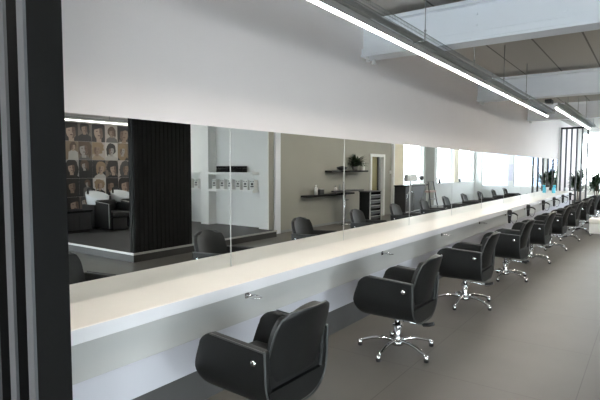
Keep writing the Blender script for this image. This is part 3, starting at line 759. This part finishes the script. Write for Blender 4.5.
# ------------------------------------------------------------------ by the side windows
dk = thing('reception_desk', 'dark reception desk under the first side window', 'desk', (16.75, YV(7.1), 0))
MB().box((-.95, -.22, .0), (.95, .2, .96), .006).build('front', M['dark'], dk)
MB().box((-1.0, -.26, .96), (1.0, .26, 1.0), .006).build('top', M['black_lam'], dk)
MB().box((-.9, .2, .06), (.9, .21, .1)).build('kick_strip', M['aluminium'], dk)
pa = thing('paper_stack', 'white paper stack lying on the dark desk', 'paper', (17.3, YV(7.05), 1.0))
MB().box((-.25, -.15, 0), (.25, .15, .04), .003).build('sheets', M['pack'], pa); MB().box((-.24, -.14, .04), (.1, .12, .05)).build('top_folder', M['pot_white'], pa)
hs = thing('heater_stand', 'grey hair heater with flat head on a pole stand', 'heater', (15.05, YV(6.4), 0))
MB().box((-.42, -.06, 1.17), (.42, .06, 1.4), .02, seg=3).build('head', M['grey'], hs)
MB().box((-.38, .06, 1.19), (.38, .068, 1.37), .003).build('heating_panel', M['pot_white'], hs)
MB().tube([(0, 0, .08), (0, 0, 1.17)], .022, 12).build('pole', M['grey'], hs)
bs = MB()
for k in range(5):
    a = 2 * PI * k / 5 + .3; bs.tube([(0, 0, .1), (.18 * math.cos(a), .18 * math.sin(a), .08), (.3 * math.cos(a), .3 * math.sin(a), .03)], .018, 8)
bs.build('foot_star', M['grey'], hs)
for s_ in (-1, 1):
    MB().tube([(s_ * .28, .0, .2)] + [(s_ * .28 * math.cos(t * PI / 16), .06 * math.sin(t * PI / 8) * 0, .62 + .22 * math.sin(t * PI / 16)) for t in range(9)], .014, 8).build('hoop_handle', M['chrome'], hs)
hc = MB(); hc.tube([(-.28, 0, .2), (.28, 0, .2)], .012, 8); hc.build('cross_bar', M['chrome'], hs)
MB().tube([(.42, 0, 1.3), (.62, .02, 1.3), (.78, .04, 1.28)], .015, 8).build('side_arm', M['black'], hs)
MB().lathe([(0, -.08), (.06, -.05), (.075, 0), (.05, .06), (0, .07)], 16, T(.83, .04, 1.27)).build('side_lamp', M['black'], hs)
# step ladder
ld = thing('step_ladder', 'folding step ladder with pink tray before the grey pier', 'ladder', (17.0, YV(6.5), 0))
for nm, sy, zt in (('front_frame', .22, 1.12), ('rear_frame', -.22, 1.1)):
    f = MB()
    f.tube([(-.36, sy, 0), (-.25, sy * .15, zt), (.25, sy * .15, zt), (.36, sy, 0)], .02, 8)
    f.build(nm, M['dark'] if sy > 0 else M['grey'], ld)
for z in (.25, .5): MB().box((-.33 + z * .08, .22 * (1 - z * .75) - .07, z - .015), (.33 - z * .08, .22 * (1 - z * .75) + .05, z + .015), .004).build('step', M['grey'], ld)
MB().box((-.29, -.1, .74), (.29, .14, .80), .008).build('tray', M['pink'], ld)
sp = thing('spray_bottle', 'black trigger spray bottle on the window sill', 'bottle', (20.35, YG + .05, .96))
MB().lathe([(.05, 0), (.05, .13), (.02, .18), (.02, .2)], 16).build('body', M['black'], sp)
h = MB(); h.box((-.04, -.025, .2), (.11, .025, .26), .008); h.box((.05, -.01, .12), (.07, .01, .2)); h.build('trigger_head', M['black'], sp)
jr = thing('small_jar', 'small dark jar on the window sill beside the cream pier', 'jar', (23.05, YG + .05, .96))
MB().lathe([(.05, 0), (.055, .1), (.05, .12)], 16).build('body', M['dark'], jr); MB().lathe([(.052, .12), (.052, .16), (0, .16)], 16).build('lid', M['black'], jr)
lp = MB().box((-.01, -.12, 0), (0, .12, .8)).build('hanging_poster', M['lavender']); lp.location = (XB, -3.42 + .56, 1.0)
tag(lp, 'pale lavender poster hanging on the far wall pier between windows', 'poster')

# ------------------------------------------------------------------ far end beyond the divider
def big_plant(x, L_, h, seed, label):
    r = thing('potted_plant', label, 'plant', (x, Y(L_), 0), 0, 'potted plants beyond the far divider')
    MB().lathe([(.15, 0), (.2, .36), (.185, .36), (.17, .33), (0, .33)], 22).build('pot', M['pot_grey'], r)
    MB().lathe([(.172, .335), (.1, .35), (0, .352)], 18).build('soil', M['soil'], r)
    st = MB()
    for k in range(4):
        a = k * 1.6; st.tube([(.04 * math.cos(a), .04 * math.sin(a), .34), (.07 * math.cos(a), .07 * math.sin(a), h * .5), (.1 * math.cos(a + .3), .1 * math.sin(a + .3), h * .72)], .014, 6)
    st.build('stems', M['bark'], r)
    l = MB()
    for k in range(4): leafy(l, .09 * math.cos(k * 1.6), .09 * math.sin(k * 1.6), h * (.45 + .1 * k), 40, h * .42, .032, .1, seed + k, 1.5)
    for v in l.bm.verts: v.co.y = min(v.co.y, -Y(L_) - .02 - .03 * (v.index % 3))
    l.build('foliage', M['leaf'], r)
big_plant(21.9, 2.36, 1.5, 11, 'leafy potted plant beyond the far divider, nearer the mirror wall')
big_plant(23.4, 1.85, 1.42, 31, 'leafy potted plant beyond the far divider, with fronds towards the windows')
ac = thing('white_armchair', 'white armchair before the far windows beside the plants', 'armchair', (24.75, Y(2.2), 0), math.radians(-150))
MB().box((-.3, -.3, .2), (.32, .3, .44), .05, seg=3).build('seat', M['white_leather'], ac)
MB().box((-.38, -.34, .2), (-.26, .34, .88), .05, seg=3).build('backrest', M['white_leather'], ac)
for s_ in (-1, 1): MB().box((-.3, s_ * .3 - .06, .2), (.3, s_ * .3 + .06, .62), .04, seg=3).build('armrest', M['white_leather'], ac)
for sx in (-.3, .26):
    for sy in (-.27, .27): MB().tube([(sx, sy, 0), (sx, sy, .22)], .018, 8).build('leg', M['chrome'], ac)
ws = thing('white_stool', 'white padded stool on the floor at the right edge', 'stool', (13.6, Y(1.02), 0))
MB().box((-.17, -.17, .3), (.17, .17, .42), .03, seg=3).build('cushion', M['white_leather'], ws)
MB().box((-.16, -.16, .06), (.16, .16, .3), .01).build('body', M['white'], ws)
for sx in (-.13, .13):
    for sy in (-.13, .13): MB().tube([(sx, sy, 0), (sx, sy, .06)], .02, 8).build('foot', M['chrome'], ws)

# ------------------------------------------------------------------ outside
sbox('sky_blocker_far', (XB + .2, -8.5, 3.4), (XB + 4.4, 4, 3.6), M['grey'])  # unseen canopy added to cut sky light through the far windows
sbox('sky_blocker_side', (15.8, YG - 2.2, 3.4), (XB + .2, YG - .2, 3.6), M['grey'])  # another added canopy, unseen, holding sky light off the side windows
sbox('ground', (-60, -80, -.35), (90, 60, -.15), M['paving'])
def building(label, x0, x1, y0, y1, h, m, wins):
    r = thing('office_building', label, 'building', ((x0 + x1) / 2, (y0 + y1) / 2, -.15), 0, 'buildings outside the windows')
    hx_, hy_ = (x1 - x0) / 2, (y1 - y0) / 2
    MB().box((-hx_, -hy_, 0), (hx_, hy_, h)).build('wall', M[m], r)
    MB().box((-hx_ - .2, -hy_ - .2, h), (hx_ + .2, hy_ + .2, h + .3)).build('roof', M['roof'], r)
    for (ux, uy, uz, w, hh) in wins:
        f = MB()
        if uy == 'front': f.box((ux - w / 2 - .08, hy_, uz - .08), (ux + w / 2 + .08, hy_ + .06, uz + hh + .08)); fo = f.build('window_frame', M['white'], r); MB().box((ux - w / 2, hy_ + .06, uz), (ux + w / 2, hy_ + .08, uz + hh)).build('pane', M['window_dark'], fo)
        else: f.box((-hx_ - .06, ux - w / 2 - .08, uz - .08), (-hx_, ux + w / 2 + .08, uz + hh + .08)); fo = f.build('window_frame', M['white'], r); MB().box((-hx_ - .08, ux - w / 2, uz), (-hx_ - .06, ux + w / 2, uz + hh)).build('pane', M['window_dark'], fo)
building('pale building with dim windows outside the side windows', 40, 68, -38, -28, 4.0, 'facade_pale', [(-9 + 3.0 * k, 'front', 1.2, 1.3, 1.6) for k in range(6)])
building('blue grey sided building outside the far windows', 48, 58, -12, -1, 3.0, 'facade_blue', [(-3 + 3 * k, 'side', 1.0, 1.2, 1.0) for k in range(3)])

# ------------------------------------------------------------------ light
sc_ = bpy.context.scene
w = bpy.data.worlds.new('overcast_sky'); sc_.world = w; w.use_nodes = True
nt = w.node_tree; nt.nodes.clear()
o = nt.nodes.new('ShaderNodeOutputWorld'); bg = nt.nodes.new('ShaderNodeBackground')
tc = nt.nodes.new('ShaderNodeTexCoord'); sp_ = nt.nodes.new('ShaderNodeSeparateXYZ'); rp = nt.nodes.new('ShaderNodeValToRGB')
rp.color_ramp.elements[0].position = 0.0; rp.color_ramp.elements[0].color = (0.9, 0.93, 0.97, 1)
rp.color_ramp.elements[1].position = 0.7; rp.color_ramp.elements[1].color = (0.72, 0.83, 1.0, 1)
nt.links.new(tc.outputs['Generated'], sp_.inputs[0]); nt.links.new(sp_.outputs['Z'], rp.inputs['Fac'])
nt.links.new(rp.outputs['Color'], bg.inputs['Color']); bg.inputs['Strength'].default_value = 19.0
nt.links.new(bg.outputs[0], o.inputs['Surface'])

# ------------------------------------------------------------------ camera
cam = bpy.data.cameras.new('camera'); co = bpy.data.objects.new('camera', cam); C.objects.link(co)
yw, ptc, rl = [math.radians(v) for v in (35.7034, -3.7466, 0.136)]
fw = Vector((math.cos(yw) * math.cos(ptc), math.sin(yw) * math.cos(ptc), math.sin(ptc)))
rt = Vector((math.sin(yw), -math.cos(yw), 0)); up = rt.cross(fw)
r2 = math.cos(rl) * rt + math.sin(rl) * up; u2 = -math.sin(rl) * rt + math.cos(rl) * up
mw = Matrix.Identity(4)
for i in range(3): mw[i][0] = r2[i]; mw[i][1] = u2[i]; mw[i][2] = -fw[i]
mw.translation = (0, -LM, 1.6); co.matrix_world = mw
cam.sensor_width = 36; cam.lens = 490.03 / 600 * 36; cam.clip_start = .02; cam.clip_end = 300
sc_.camera = co
sc_.view_settings.view_transform = 'Standard'; sc_.view_settings.look = 'None'
sc_.view_settings.exposure = 0.0; sc_.view_settings.gamma = 1.0; sc_.view_settings.use_curve_mapping = False
sc_.cycles.max_bounces = 12; sc_.cycles.diffuse_bounces = 6; sc_.cycles.glossy_bounces = 6; sc_.cycles.transparent_max_bounces = 12
sc_.cycles.sample_clamp_indirect = 8.0
